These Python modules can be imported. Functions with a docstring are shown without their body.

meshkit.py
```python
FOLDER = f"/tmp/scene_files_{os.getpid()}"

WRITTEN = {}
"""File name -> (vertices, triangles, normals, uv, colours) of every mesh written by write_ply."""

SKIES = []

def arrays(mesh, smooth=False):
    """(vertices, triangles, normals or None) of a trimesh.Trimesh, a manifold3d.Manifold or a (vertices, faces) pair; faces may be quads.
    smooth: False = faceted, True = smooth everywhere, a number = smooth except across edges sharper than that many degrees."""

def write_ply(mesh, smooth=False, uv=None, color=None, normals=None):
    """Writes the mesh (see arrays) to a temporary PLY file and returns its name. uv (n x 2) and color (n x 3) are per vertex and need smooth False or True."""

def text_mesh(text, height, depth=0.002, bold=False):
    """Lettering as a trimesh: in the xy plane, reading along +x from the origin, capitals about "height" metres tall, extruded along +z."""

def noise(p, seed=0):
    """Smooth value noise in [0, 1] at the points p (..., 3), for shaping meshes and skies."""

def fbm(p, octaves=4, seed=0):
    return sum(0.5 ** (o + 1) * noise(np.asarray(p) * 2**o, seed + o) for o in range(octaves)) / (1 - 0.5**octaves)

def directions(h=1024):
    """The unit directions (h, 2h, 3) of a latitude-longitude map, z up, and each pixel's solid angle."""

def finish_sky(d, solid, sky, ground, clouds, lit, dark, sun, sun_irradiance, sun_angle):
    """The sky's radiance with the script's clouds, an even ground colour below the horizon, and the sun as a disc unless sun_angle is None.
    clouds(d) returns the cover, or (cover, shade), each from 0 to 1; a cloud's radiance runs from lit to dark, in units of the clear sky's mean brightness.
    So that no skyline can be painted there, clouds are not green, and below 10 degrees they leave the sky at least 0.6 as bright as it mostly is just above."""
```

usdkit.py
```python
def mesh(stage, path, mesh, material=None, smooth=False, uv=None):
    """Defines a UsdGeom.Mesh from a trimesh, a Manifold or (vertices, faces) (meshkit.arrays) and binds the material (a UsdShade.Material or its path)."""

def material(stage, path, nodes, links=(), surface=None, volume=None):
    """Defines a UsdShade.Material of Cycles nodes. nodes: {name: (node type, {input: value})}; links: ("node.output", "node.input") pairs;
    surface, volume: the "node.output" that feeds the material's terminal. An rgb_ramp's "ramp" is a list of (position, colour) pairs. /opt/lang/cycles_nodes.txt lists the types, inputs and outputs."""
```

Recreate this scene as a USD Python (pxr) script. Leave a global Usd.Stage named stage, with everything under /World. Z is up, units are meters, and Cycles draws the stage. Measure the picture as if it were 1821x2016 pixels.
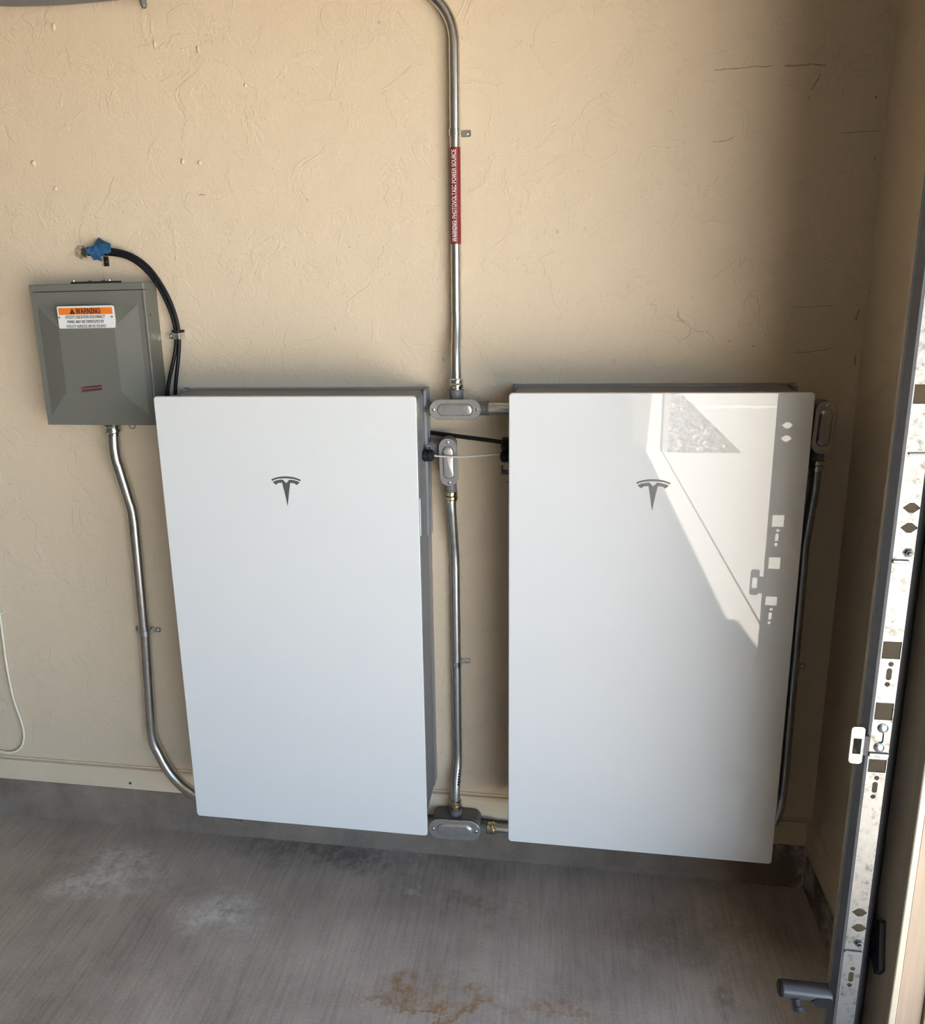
import math, random
import numpy as np, trimesh, manifold3d, shapely
from shapely.geometry import Polygon, Point, LineString, box as sbox
from pxr import Usd, UsdGeom, UsdLux, UsdShade, Gf, Sdf, Vt
import usdkit, meshkit

random.seed(7)
rng = np.random.default_rng(7)
stage = Usd.Stage.CreateInMemory()
UsdGeom.SetStageUpAxis(stage, 'Z'); UsdGeom.SetStageMetersPerUnit(stage, 1.0)
UsdGeom.Xform.Define(stage, '/World')
L = '/World/Looks'
UsdGeom.Scope.Define(stage, L)

# ------------------------------------------------------------------ camera, sky, sun, exposure
# x runs along the photographed wall (its face is y = 0), y into the wall, z up from the garage slab
CAM = np.array([0.9152, -1.9203, 1.5451])
YAW, PITCH, ROLL = -0.1718, 0.2462, -0.0256
F_PX, PPX, PPY = 1606.5, -81.7, -55.1
cy, sy, cp, sp, cr, sr = (f(a) for a in (YAW, PITCH, ROLL) for f in (math.cos, math.sin))
fwd = np.array([sy * cp, cy * cp, -sp]); r0 = np.array([cy, -sy, 0.0]); u0 = np.cross(r0, fwd)
right, up = cr * r0 + sr * u0, -sr * r0 + cr * u0
cam = UsdGeom.Camera.Define(stage, '/World/camera')
cam.AddTransformOp().Set(Gf.Matrix4d(*right, 0, *up, 0, *(-fwd), 0, *CAM, 1))
cam.CreateHorizontalApertureAttr(36.0)
cam.CreateVerticalApertureAttr(36.0 * 2016 / 1821)
cam.CreateFocalLengthAttr(F_PX / 1821 * 36.0)
cam.CreateHorizontalApertureOffsetAttr(-PPX / 1821 * 36.0)
cam.CreateVerticalApertureOffsetAttr(PPY / 1821 * 36.0)
cam.CreateClippingRangeAttr((0.02, 500.0))
cam.CreateExposureAttr(-1.2)

SUN = np.array([0.062, 0.677, 1.0]); SUN /= np.linalg.norm(SUN)
sun = UsdLux.DistantLight.Define(stage, '/World/sun')
zx = np.cross([0, 1, 0], SUN); zx /= np.linalg.norm(zx); zy = np.cross(SUN, zx)
sun.AddTransformOp().Set(Gf.Matrix4d(*zx, 0, *zy, 0, *SUN, 0, 0, 0, 20, 1))
sun.CreateAngleAttr(0.53); sun.CreateNormalizeAttr(True); sun.CreateIntensityAttr(50.0); sun.CreateColorAttr(Gf.Vec3f(1.0, 0.96, 0.90))
sky = UsdLux.DomeLight.Define(stage, '/World/sky')
sky.CreateIntensityAttr(1.0)
skym = usdkit.material(stage, f'{L}/sky', {'s': ('sky_texture', {'sky_type': 'multiple_scattering', 'sun_disc': False, 'sun_elevation': math.asin(SUN[2]), 'sun_rotation': math.atan2(SUN[0], SUN[1]), 'aerosol_density': 1.0}),
    'b': ('background_shader', {'strength': 0.62})}, [('s.color', 'b.color')], surface='b.background')
UsdShade.MaterialBindingAPI.Apply(sky.GetPrim()).Bind(skym)

# ------------------------------------------------------------------ scene helpers
used = {}
def free(path):
    n = used.get(path, 0); used[path] = n + 1
    return path if n == 0 else f'{path}_{n:03d}'

def tag(p, **kw):
    for k, v in kw.items():
        if v: p.SetCustomDataByKey(k, v)

class Thing:
    def __init__(self, name, label, category, loc=(0, 0, 0), group=None, kind=None):
        self.loc = np.asarray(loc, float)
        self.path = free('/World/' + name)
        x = UsdGeom.Xform.Define(stage, self.path); x.AddTranslateOp().Set(Gf.Vec3d(*map(float, loc)))
        self.prim = x.GetPrim(); tag(self.prim, label=label, category=category, group=group, kind=kind)
    def part(self, name, mesh, mat, parent=None, label=None, smooth=30, kind=None):
        path = free((parent or self.path) + '/' + name)
        m = usdkit.mesh(stage, path, shifted(mesh, -self.loc), mat, smooth=smooth)
        tag(m.GetPrim(), label=label, kind=kind)
        return path

def shifted(mesh, d):
    v, f, _ = meshkit.arrays(mesh)
    return trimesh.Trimesh(np.asarray(v) + d, f, process=False)

def single(name, mesh, mat, label=None, category=None, group=None, kind=None, smooth=30):
    path = free('/World/' + name)
    m = usdkit.mesh(stage, path, mesh, mat, smooth=smooth)
    tag(m.GetPrim(), label=label, category=category, group=group, kind=kind)
    return path

def struct(name, mesh, mat, label=None, category=None, smooth=False):
    return single(name, mesh, mat, label, category, kind='structure', smooth=smooth)

# ------------------------------------------------------------------ mesh helpers
def cat(*ms):
    return trimesh.util.concatenate([m for x in ms for m in (x if isinstance(x, (list, tuple)) else [x])])

def bx(x0, x1, y0, y1, z0, z1, b=0.0):
    if b <= 0:
        m = trimesh.creation.box([x1 - x0, y1 - y0, z1 - z0])
        m.apply_translation([(x0 + x1) / 2, (y0 + y1) / 2, (z0 + z1) / 2]); return m
    pts = []
    for x in (x0, x1):
        for y in (y0, y1):
            for z in (z0, z1):
                sx, sy_, sz = (1 if x == x0 else -1), (1 if y == y0 else -1), (1 if z == z0 else -1)
                pts += [(x, y + sy_ * b, z + sz * b), (x + sx * b, y, z + sz * b), (x + sx * b, y + sy_ * b, z)]
    return trimesh.convex.convex_hull(np.array(pts))

AX = {'y': np.array([[1, 0, 0], [0, 0, -1], [0, 1, 0]], float),      # (u, v, w) -> x, z, -y
      'x': np.array([[0, 0, 1], [1, 0, 0], [0, 1, 0]], float),       # (u, v, w) -> y, z, x
      'z': np.eye(3)}
def ext(poly, a0, a1, axis='y'):
    """extrudes a polygon: axis y: (x, z) drawn, from y=a0 to a1; x: (y, z) drawn; z: (x, y) drawn"""
    lo, hi = min(a0, a1), max(a0, a1)
    polys = getattr(poly, 'geoms', [poly])
    out = []
    for p in polys:
        m = trimesh.creation.extrude_polygon(p, hi - lo, engine='earcut')
        v = np.array(m.vertices)
        v[:, 2] += (-hi if axis == 'y' else lo)
        out.append(trimesh.Trimesh(v @ AX[axis].T, m.faces, process=False))
    return cat(out)

def rrect(x0, x1, z0, z1, r, q=6):
    return sbox(x0 + r, z0 + r, x1 - r, z1 - r).buffer(r, quad_segs=q)

def stadium(cx, cz, l, w, ang=0.0, q=10):
    h = (l - w) / 2
    d = np.array([math.cos(ang), math.sin(ang)]) * h
    return LineString([(cx - d[0], cz - d[1]), (cx + d[0], cz + d[1])]).buffer(w / 2, quad_segs=q)

def plate(poly_fn, y_back, y_front, bev):
    """plate facing -y with a small bevel; poly_fn(inset) gives the outline"""
    P0 = np.array(poly_fn(0).exterior.coords)[:-1]; P1 = np.array(poly_fn(bev).exterior.coords)[:-1]
    return loft([(P0, y_back), (P0, y_front + bev), (P1, y_front)])

def loft(rings):
    """closed rings [(N x 2 xz points, y)], back to front, capped"""
    n = len(rings[0][0]); v, f = [], []
    for p, y in rings:
        v += [(a, y, c) for a, c in p]
    for k in range(len(rings) - 1):
        for i in range(n):
            j = (i + 1) % n; a, b, c, d = k * n + i, k * n + j, (k + 1) * n + j, (k + 1) * n + i
            f += [(a, b, c), (a, c, d)]
    for k in (0, len(rings) - 1):
        p = Polygon(rings[k][0]); vv, ff = trimesh.creation.triangulate_polygon(p, engine='earcut')
        base = len(v); v += [(a, rings[k][1], c) for a, c in vv]
        f += [tuple(base + np.array(t)) for t in ff]
    m = trimesh.Trimesh(v, f, process=True); m.merge_vertices(); trimesh.repair.fix_normals(m)
    return m

def frame_of(d):
    d = np.asarray(d, float); d /= np.linalg.norm(d)
    a = np.cross(d, [0, 0, 1.0] if abs(d[2]) < 0.9 else [0, 1.0, 0]); a /= np.linalg.norm(a)
    return d, a, np.cross(d, a)

def lathe(p, d, prof, n=28):
    """prof: [(distance along d, radius)]; n=6 gives a hexagon"""
    d, a, b = frame_of(d); p = np.asarray(p, float)
    t = np.arange(n) * 2 * math.pi / n
    ring = np.cos(t)[:, None] * a + np.sin(t)[:, None] * b
    v = [p + d * prof[0][0]]
    for s, r in prof: v += list(p + d * s + r * ring)
    v.append(p + d * prof[-1][0]); f = []
    for i in range(n):
        j = (i + 1) % n
        f.append((0, 1 + j, 1 + i))
        for k in range(len(prof) - 1):
            A, B, C_, D_ = 1 + k * n + i, 1 + k * n + j, 1 + (k + 1) * n + j, 1 + (k + 1) * n + i
            f += [(A, B, C_), (A, C_, D_)]
        k = 1 + (len(prof) - 1) * n
        f.append((len(v) - 1, k + i, k + j))
    return trimesh.Trimesh(v, f, process=False)

def fillet(pts, r):
    """polyline with rounded corners; r: one radius or a list for the inner vertices"""
    pts = [np.asarray(p, float) for p in pts]; out = [pts[0]]
    for i in range(1, len(pts) - 1):
        R = r if np.isscalar(r) else r[i - 1]
        a, b, c = pts[i - 1], pts[i], pts[i + 1]
        u, w = (a - b), (c - b); lu, lw = np.linalg.norm(u), np.linalg.norm(w); u /= lu; w /= lw
        ang = math.acos(np.clip(u @ w, -1, 1)); t = min(R / max(math.tan(ang / 2), 1e-6), lu * 0.49, lw * 0.49)
        p0, p1 = b + u * t, b + w * t
        for s in np.linspace(0, 1, 14):
            out.append((1 - s) ** 2 * p0 + 2 * s * (1 - s) * b + s * s * p1)
    out.append(pts[-1]); return np.array(out)

def smooth_path(pts, n=60):
    from scipy.interpolate import PchipInterpolator, CubicSpline
    p = np.array(pts, float); s = np.r_[0, np.cumsum(np.linalg.norm(np.diff(p, axis=0), axis=1))]
    return CubicSpline(s, p)(np.linspace(0, s[-1], n))

def tube(path, r, n=20):
    p = np.asarray(path, float); keep = np.r_[True, np.linalg.norm(np.diff(p, axis=0), axis=1) > 1e-6]; p = p[keep]
    t = np.gradient(p, axis=0); t /= np.linalg.norm(t, axis=1, keepdims=True)
    a = frame_of(t[0])[1]; th = np.arange(n) * 2 * math.pi / n; v, f = [], []
    for k in range(len(p)):
        a = a - t[k] * (a @ t[k]); a /= np.linalg.norm(a); b = np.cross(t[k], a)
        v += list(p[k] + r * (np.cos(th)[:, None] * a + np.sin(th)[:, None] * b))
    for k in range(len(p) - 1):
        for i in range(n):
            j = (i + 1) % n; A, B, C_, D_ = k * n + i, k * n + j, (k + 1) * n + j, (k + 1) * n + i
            f += [(A, B, C_), (A, C_, D_)]
    v += [p[0], p[-1]]; c0, c1 = len(v) - 2, len(v) - 1; e = (len(p) - 1) * n
    for i in range(n):
        j = (i + 1) % n; f += [(c0, j, i), (c1, e + i, e + j)]
    return trimesh.Trimesh(v, f, process=False)

def text_at(s, h, x, y, z, width=None, depth=0.0004, bold=False, align='c'):
    m = meshkit.text_mesh(s, h, depth, bold); b = m.bounds
    v = np.array(m.vertices); v[:, 0] -= b[0, 0]
    if width: v[:, 0] *= width / (b[1, 0] - b[0, 0])
    if align == 'c': v[:, 0] -= v[:, 0].max() / 2
    v = v @ AX['y'].T + np.array([x, y, z])
    return trimesh.Trimesh(v, m.faces, process=False)

# ------------------------------------------------------------------ materials
def mat(name, nodes, links=(), surface='p.BSDF'):
    return usdkit.material(stage, f'{L}/{name}', nodes, links, surface=surface)

def plain(name, col, rough=0.5, metal=0.0, bump=0.0, bscale=200.0, var=0.0, vscale=30.0, **kw):
    n = {'p': ('principled_bsdf', dict(base_color=col, roughness=rough, metallic=metal, **kw)), 'g': ('geometry', {})}; l = []
    if bump:
        n['bn'] = ('noise_texture', {'scale': bscale, 'detail': 3}); n['b'] = ('bump', {'strength': 1.0, 'distance': bump})
        l += [('g.position', 'bn.vector'), ('bn.fac', 'b.height'), ('b.normal', 'p.normal')]
    if var:
        n['vn'] = ('noise_texture', {'scale': vscale, 'detail': 5, 'roughness': 0.6})
        lo = tuple(max(c * (1 - var), 0) for c in col); hi = tuple(min(c * (1 + var), 1) for c in col)
        n['vr'] = ('rgb_ramp', {'ramp': [(0.3, lo), (0.7, hi)]})
        l += [('g.position', 'vn.vector'), ('vn.fac', 'vr.fac'), ('vr.color', 'p.base_color')]
    return mat(name, n, l)

WALL = (0.58, 0.475, 0.345)
def stucco(name, marks):
    n = {'g': ('geometry', {}),
         'low': ('noise_texture', {'scale': 1.6, 'detail': 3}),
         'lowr': ('rgb_ramp', {'ramp': [(0.3, tuple(c * 0.965 for c in WALL)), (0.7, tuple(min(1, c * 1.035) for c in WALL))]}),
         # fine orange-peel grain, trowel ridges in patches
         'fine': ('noise_texture', {'scale': 130.0, 'detail': 3, 'roughness': 0.6}),
         'mid': ('noise_texture', {'scale': 14.0, 'detail': 4, 'roughness': 0.55}),
         'warp': ('noise_texture', {'scale': 7.0, 'detail': 3}),
         'wm': ('vector_math', {'math_type': 'multiply_add', 'vector2': (0.16, 0.16, 0.16)}),
         'vor': ('voronoi_texture', {'feature': 'distance_to_edge', 'scale': 24.0}),
         'ridge': ('map_range', {'from_min': 0.0, 'from_max': 0.035, 'to_min': 1.0, 'to_max': 0.0, 'clamp': True, 'range_type': 'smoothstep'}),
         'patch': ('noise_texture', {'scale': 5.2, 'detail': 2, 'distortion': 0.6}),
         'pm': ('map_range', {'from_min': 0.52, 'from_max': 0.64, 'to_min': 0.0, 'to_max': 1.0, 'clamp': True}),
         'rp': ('math', {'math_type': 'multiply'}),
         'rq': ('math', {'math_type': 'multiply_add', 'value2': 0.10}), 'pl': ('noise_texture', {'scale': 9.0, 'detail': 5, 'roughness': 0.6, 'distortion': 1.1}), 'pe': ('map_range', {'from_min': 0.53, 'from_max': 0.565, 'to_min': 0.0, 'to_max': 0.20, 'clamp': True, 'range_type': 'smoothstep'}),
         'a1': ('math', {'math_type': 'multiply_add', 'value2': 0.45}),
         'a2': ('math', {'math_type': 'multiply_add', 'value2': 0.9}),
         'b': ('bump', {'strength': 0.85, 'distance': 0.0032}),
         'p': ('principled_bsdf', {'roughness': 0.62, 'specular_ior_level': 0.3})}
    l = [('g.position', x + '.vector') for x in ('low', 'fine', 'mid', 'warp', 'patch')]
    l += [('low.fac', 'lowr.fac'), ('warp.color', 'wm.vector1'), ('g.position', 'wm.vector3'), ('wm.vector', 'vor.vector'), ('vor.distance', 'ridge.value'),
          ('patch.fac', 'pm.value'), ('ridge.result', 'rp.value1'), ('pm.result', 'rp.value2'), ('fine.fac', 'a1.value1'), ('rp.value', 'rq.value1'), ('g.position', 'pl.vector'), ('pl.fac', 'pe.value'), ('pe.result', 'rq.value3'), ('rq.value', 'a1.value3'),
          ('mid.fac', 'a2.value1'), ('a1.value', 'a2.value3'), ('a2.value', 'b.height'), ('b.normal', 'p.normal')]
    col = 'lowr.color'
    if marks:   # hairline cracks in the plaster near the corner and small dirt specks
        n |= {'sx': ('separate_xyz', {}),
              'mp': ('mapping', {'location': (-1.24 * 5.0, 0, -1.47 * 8.0), 'scale': (5.0, 0.0, 8.0)}), 'ml': ('vector_math', {'math_type': 'length'}),
              'mm': ('map_range', {'from_min': 0.35, 'from_max': 1.0, 'to_min': 1.0, 'to_max': 0.0, 'clamp': True}),
              'cv': ('voronoi_texture', {'feature': 'distance_to_edge', 'scale': 15.0}),
              'cr': ('map_range', {'from_min': 0.0, 'from_max': 0.022, 'to_min': 1.0, 'to_max': 0.0, 'clamp': True}),
              'cg': ('noise_texture', {'scale': 9.0, 'detail': 3}), 'ch': ('map_range', {'from_min': 0.48, 'from_max': 0.6, 'clamp': True}),
              'c1': ('math', {'math_type': 'multiply'}), 'c2': ('math', {'math_type': 'multiply'}), 'c3': ('math', {'math_type': 'multiply', 'value2': 0.55}),
              'dk': ('mix_color', {'blend_type': 'mix', 'b': (0.16, 0.12, 0.075)}),
              'sn': ('noise_texture', {'scale': 38.0, 'detail': 2}), 'st': ('map_range', {'from_min': 0.735, 'from_max': 0.78, 'clamp': True}),
              's3': ('math', {'math_type': 'multiply', 'value2': 0.5}), 'dk2': ('mix_color', {'b': (0.22, 0.17, 0.11)})}
        l += [('g.position', 'mp.vector'), ('mp.vector', 'ml.vector1'), ('ml.value', 'mm.value'), ('wm.vector', 'cv.vector'), ('cv.distance', 'cr.value'),
              ('g.position', 'cg.vector'), ('cg.fac', 'ch.value'), ('cr.result', 'c1.value1'), ('ch.result', 'c1.value2'), ('c1.value', 'c2.value1'), ('mm.result', 'c2.value2'),
              ('c2.value', 'c3.value1'), ('c3.value', 'dk.fac'), ('lowr.color', 'dk.a'),
              ('g.position', 'sn.vector'), ('sn.fac', 'st.value'), ('st.result', 's3.value1'), ('s3.value', 'dk2.fac'), ('dk.result', 'dk2.a')]
        col = 'dk2.result'
    l.append((col, 'p.base_color'))
    return mat(name, n, l)

M = {}
M['wall'] = stucco('wall_plaster', True)
M['wall_plain'] = stucco('wall_plaster_plain', False)
M['trim'] = plain('trim_paint', (0.60, 0.49, 0.35), 0.5, bump=0.0006, bscale=60, var=0.04, vscale=9)
M['drywall'] = plain('drywall', (0.20, 0.18, 0.15), 0.7, var=0.03, vscale=2)
M['jamb'] = None

def concrete(name, base, stains=(), streak=0.0, rough=0.75, scale=1.0, vary=1.0):
    dk, lt = tuple(c * (1 - 0.28 * vary) for c in base), tuple(min(1, c * (1 + 0.25 * vary)) for c in base)
    n = {'g': ('geometry', {}), 'n1': ('noise_texture', {'scale': 3.2 * scale, 'detail': 8, 'roughness': 0.62}),
         'r1': ('rgb_ramp', {'ramp': [(0.32, dk), (0.5, base), (0.72, lt)]}),
         'n2': ('noise_texture', {'scale': 160.0, 'detail': 4, 'roughness': 0.7}),
         'r2': ('rgb_ramp', {'ramp': [(0.3, (0.84, 0.84, 0.84)), (0.7, (1.12, 1.12, 1.12))]}),
         'mu': ('mix', {'mix_type': 'multiply', 'fac': 1.0}),
         'p': ('principled_bsdf', {'roughness': rough, 'specular_ior_level': 0.35}), 'b': ('bump', {'strength': 0.6, 'distance': 0.0012})}
    l = [('g.position', 'n1.vector'), ('n1.fac', 'r1.fac'), ('g.position', 'n2.vector'), ('n2.fac', 'r2.fac'), ('r1.color', 'mu.color1'), ('r2.color', 'mu.color2'),
         ('b.normal', 'p.normal')]
    col = 'mu.color'
    if streak:
        n |= {'sm': ('mapping', {'rotation': (0, 0, math.radians(-9)), 'scale': (100.0, 5.0, 1.0)}), 'sn': ('noise_texture', {'scale': 1.0, 'detail': 3, 'roughness': 0.6}),
              'sr': ('rgb_ramp', {'ramp': [(0.3, (1 - streak,) * 3), (0.5, (1.0,) * 3), (0.75, (1 + streak * 0.7,) * 3)]}), 'm2': ('mix', {'mix_type': 'multiply', 'fac': 1.0}),
              'ad': ('math', {'math_type': 'multiply_add', 'value2': 1.2})}
        l += [('g.position', 'sm.vector'), ('sm.vector', 'sn.vector'), ('sn.fac', 'sr.fac'), (col, 'm2.color1'), ('sr.color', 'm2.color2'), ('sn.fac', 'ad.value1'), ('n2.fac', 'ad.value3'), ('ad.value', 'b.height')]
        col = 'm2.color'
    else:
        l.append(('n2.fac', 'b.height'))
    if stains:
        n |= {'wn': ('noise_texture', {'scale': 7.0, 'detail': 6, 'roughness': 0.7}), 'wv': ('vector_math', {'math_type': 'multiply_add', 'vector2': (0.30, 0.30, 0.0)}), 'wo': ('vector_math', {'math_type': 'subtract', 'vector2': (0.15, 0.15, 0.0)}),
              'gn': ('noise_texture', {'scale': 34.0, 'detail': 6, 'roughness': 0.75})}
        l += [('g.position', 'wn.vector'), ('wn.color', 'wv.vector1'), ('g.position', 'wv.vector3'), ('wv.vector', 'wo.vector1'), ('g.position', 'gn.vector')]
        for i, (x, y, rx, ry, c, amt, thr) in enumerate(stains):
            k = f's{i}'
            n |= {k + 'm': ('mapping', {'location': (-x / rx, -y / ry, 0), 'scale': (1 / rx, 1 / ry, 0.0)}), k + 'l': ('vector_math', {'math_type': 'length'}),
                  k + 'r': ('map_range', {'from_min': 0.15, 'from_max': 1.0, 'to_min': 1.0, 'to_max': 0.0, 'clamp': True}),
                  k + 't': ('map_range', {'from_min': thr, 'from_max': thr + 0.2, 'to_min': 0.0, 'to_max': amt, 'clamp': True}),
                  k + 'x': ('math', {'math_type': 'multiply'}), k + 'c': ('mix_color', {'b': c})}
            l += [('wo.vector', k + 'm.vector'), (k + 'm.vector', k + 'l.vector1'), (k + 'l.value', k + 'r.value'), ('gn.fac', k + 't.value'), (k + 'r.result', k + 'x.value1'), (k + 't.result', k + 'x.value2'),
                  (k + 'x.value', k + 'c.fac'), (col, k + 'c.a')]
            col = k + 'c.result'
    l.append((col, 'p.base_color'))
    return mat(name, n, l)

RUST, WHITE, DARK = (0.36, 0.19, 0.07), (0.80, 0.78, 0.75), (0.10, 0.085, 0.07)
M['floor'] = concrete('garage_concrete', (0.50, 0.445, 0.39), [
    (0.60, -0.445, 0.11, 0.055, RUST, 0.9, 0.40), (0.76, -0.475, 0.20, 0.035, RUST, 0.85, 0.44), (0.90, -0.46, 0.10, 0.06, RUST, 0.8, 0.46), (0.66, -0.49, 0.22, 0.012, RUST, 0.9, 0.30), (0.70, -0.41, 0.14, 0.05, RUST, 0.6, 0.52),
    (0.95, -0.475, 0.12, 0.05, RUST, 0.7, 0.46), (0.84, -0.45, 0.09, 0.05, WHITE, 0.5, 0.46),
    (-0.28, -0.24, 0.16, 0.09, WHITE, 0.95, 0.38), (-0.27, -0.14, 0.18, 0.07, WHITE, 0.85, 0.41), (0.08, -0.29, 0.17, 0.09, WHITE, 0.95, 0.38), (0.56, -0.135, 0.035, 0.02, WHITE, 0.6, 0.3), (-0.1, -0.20, 0.22, 0.09, WHITE, 0.6, 0.46),
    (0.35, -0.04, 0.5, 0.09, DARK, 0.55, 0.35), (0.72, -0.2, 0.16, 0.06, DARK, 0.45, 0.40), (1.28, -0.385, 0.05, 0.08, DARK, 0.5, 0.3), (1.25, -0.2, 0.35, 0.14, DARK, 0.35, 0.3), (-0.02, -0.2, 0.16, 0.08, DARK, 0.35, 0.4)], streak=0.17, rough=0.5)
M['curb'] = concrete('curb_concrete', (0.21, 0.165, 0.128), [(0.62, 0.0, 0.12, 0.4, WHITE, 0.45, 0.58), (1.53, 0.0, 0.04, 0.4, WHITE, 0.5, 0.35), (1.1, 0.0, 0.1, 0.4, WHITE, 0.4, 0.6)], scale=2.0)
M['driveway'] = concrete('driveway_concrete', (0.47, 0.445, 0.40), scale=0.6, vary=0.35)
M['threshold'] = concrete('threshold_concrete', (0.40, 0.37, 0.33), rough=0.95)
M['earth'] = concrete('desert_ground', (0.17, 0.135, 0.11), scale=0.3)
M['stone'] = mat('gravel_stone', {'o': ('object_info', {}), 'r': ('rgb_ramp', {'ramp': [(0.0, (0.05, 0.038, 0.032)), (0.5, (0.10, 0.08, 0.07)), (0.85, (0.18, 0.15, 0.13)), (1.0, (0.5, 0.45, 0.4))]}), 'p': ('principled_bsdf', {'roughness': 0.85})},
                 [('o.random', 'r.fac'), ('r.color', 'p.base_color')])

# battery front: white back-painted glass
M['front'] = mat('white_glass', {'p': ('principled_bsdf', {'base_color': (0.685, 0.668, 0.628), 'roughness': 0.015, 'specular_ior_level': 0.5, 'ior': 1.62})})
M['emblem'] = plain('emblem_grey', (0.075, 0.075, 0.072), 0.25)
M['body'] = plain('battery_body', (0.135, 0.135, 0.142), 0.42, bump=0.00015, bscale=900)
M['bracket'] = plain('bracket_grey', (0.22, 0.22, 0.23), 0.35, metal=0.5)
M['led'] = plain('light_strip', (0.86, 0.86, 0.84), 0.3)
M['black'] = plain('black_plastic', (0.008, 0.008, 0.009), 0.5, specular_ior_level=0.25)
M['rubber'] = plain('black_rubber', (0.022, 0.02, 0.02), 0.6)
M['cable'] = plain('black_cable', (0.008, 0.008, 0.009), 0.4, specular_ior_level=0.25)
M['greycable'] = plain('grey_cable', (0.42, 0.40, 0.37), 0.5)
M['cream'] = plain('cream_cord', (0.74, 0.68, 0.54), 0.45)
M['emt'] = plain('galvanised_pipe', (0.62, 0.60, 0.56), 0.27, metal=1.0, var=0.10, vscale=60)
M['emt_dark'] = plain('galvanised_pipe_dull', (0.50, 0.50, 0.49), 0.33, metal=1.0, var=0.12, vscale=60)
M['zinc'] = plain('bright_zinc', (0.74, 0.74, 0.66), 0.16, metal=1.0)
M['brass'] = plain('yellow_zinc', (0.66, 0.58, 0.38), 0.2, metal=1.0)
M['cast'] = plain('cast_aluminium', (0.13, 0.125, 0.12), 0.5, bump=0.0003, bscale=500)
M['cover'] = plain('stamped_cover', (0.50, 0.475, 0.45), 0.27, metal=0.85, bump=0.0002, bscale=250, var=0.08, vscale=90)
M['screw'] = plain('screw_steel', (0.66, 0.65, 0.62), 0.24, metal=1.0)
M['box'] = plain('grey_enamel', (0.130, 0.129, 0.108), 0.38, bump=0.00012, bscale=700)
M['labelwhite'] = plain('label_white', (0.80, 0.775, 0.73), 0.35)
M['orange'] = plain('label_orange', (0.70, 0.17, 0.02), 0.35)
M['ink'] = plain('label_ink', (0.02, 0.016, 0.014), 0.45)
M['red'] = plain('label_red', (0.17, 0.010, 0.012), 0.35)
M['redpale'] = plain('label_rose', (0.15, 0.055, 0.055), 0.4)
M['tape'] = plain('blue_tape', (0.014, 0.075, 0.17), 0.6, bump=0.0012, bscale=70, var=0.12, vscale=60)
M['hole'] = plain('broken_plaster', (0.30, 0.24, 0.17), 0.9, bump=0.004, bscale=120, var=0.35, vscale=120)
M['holedark'] = plain('hole_inside', (0.07, 0.05, 0.032), 0.9, bump=0.003, bscale=150, var=0.5, vscale=160)
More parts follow.
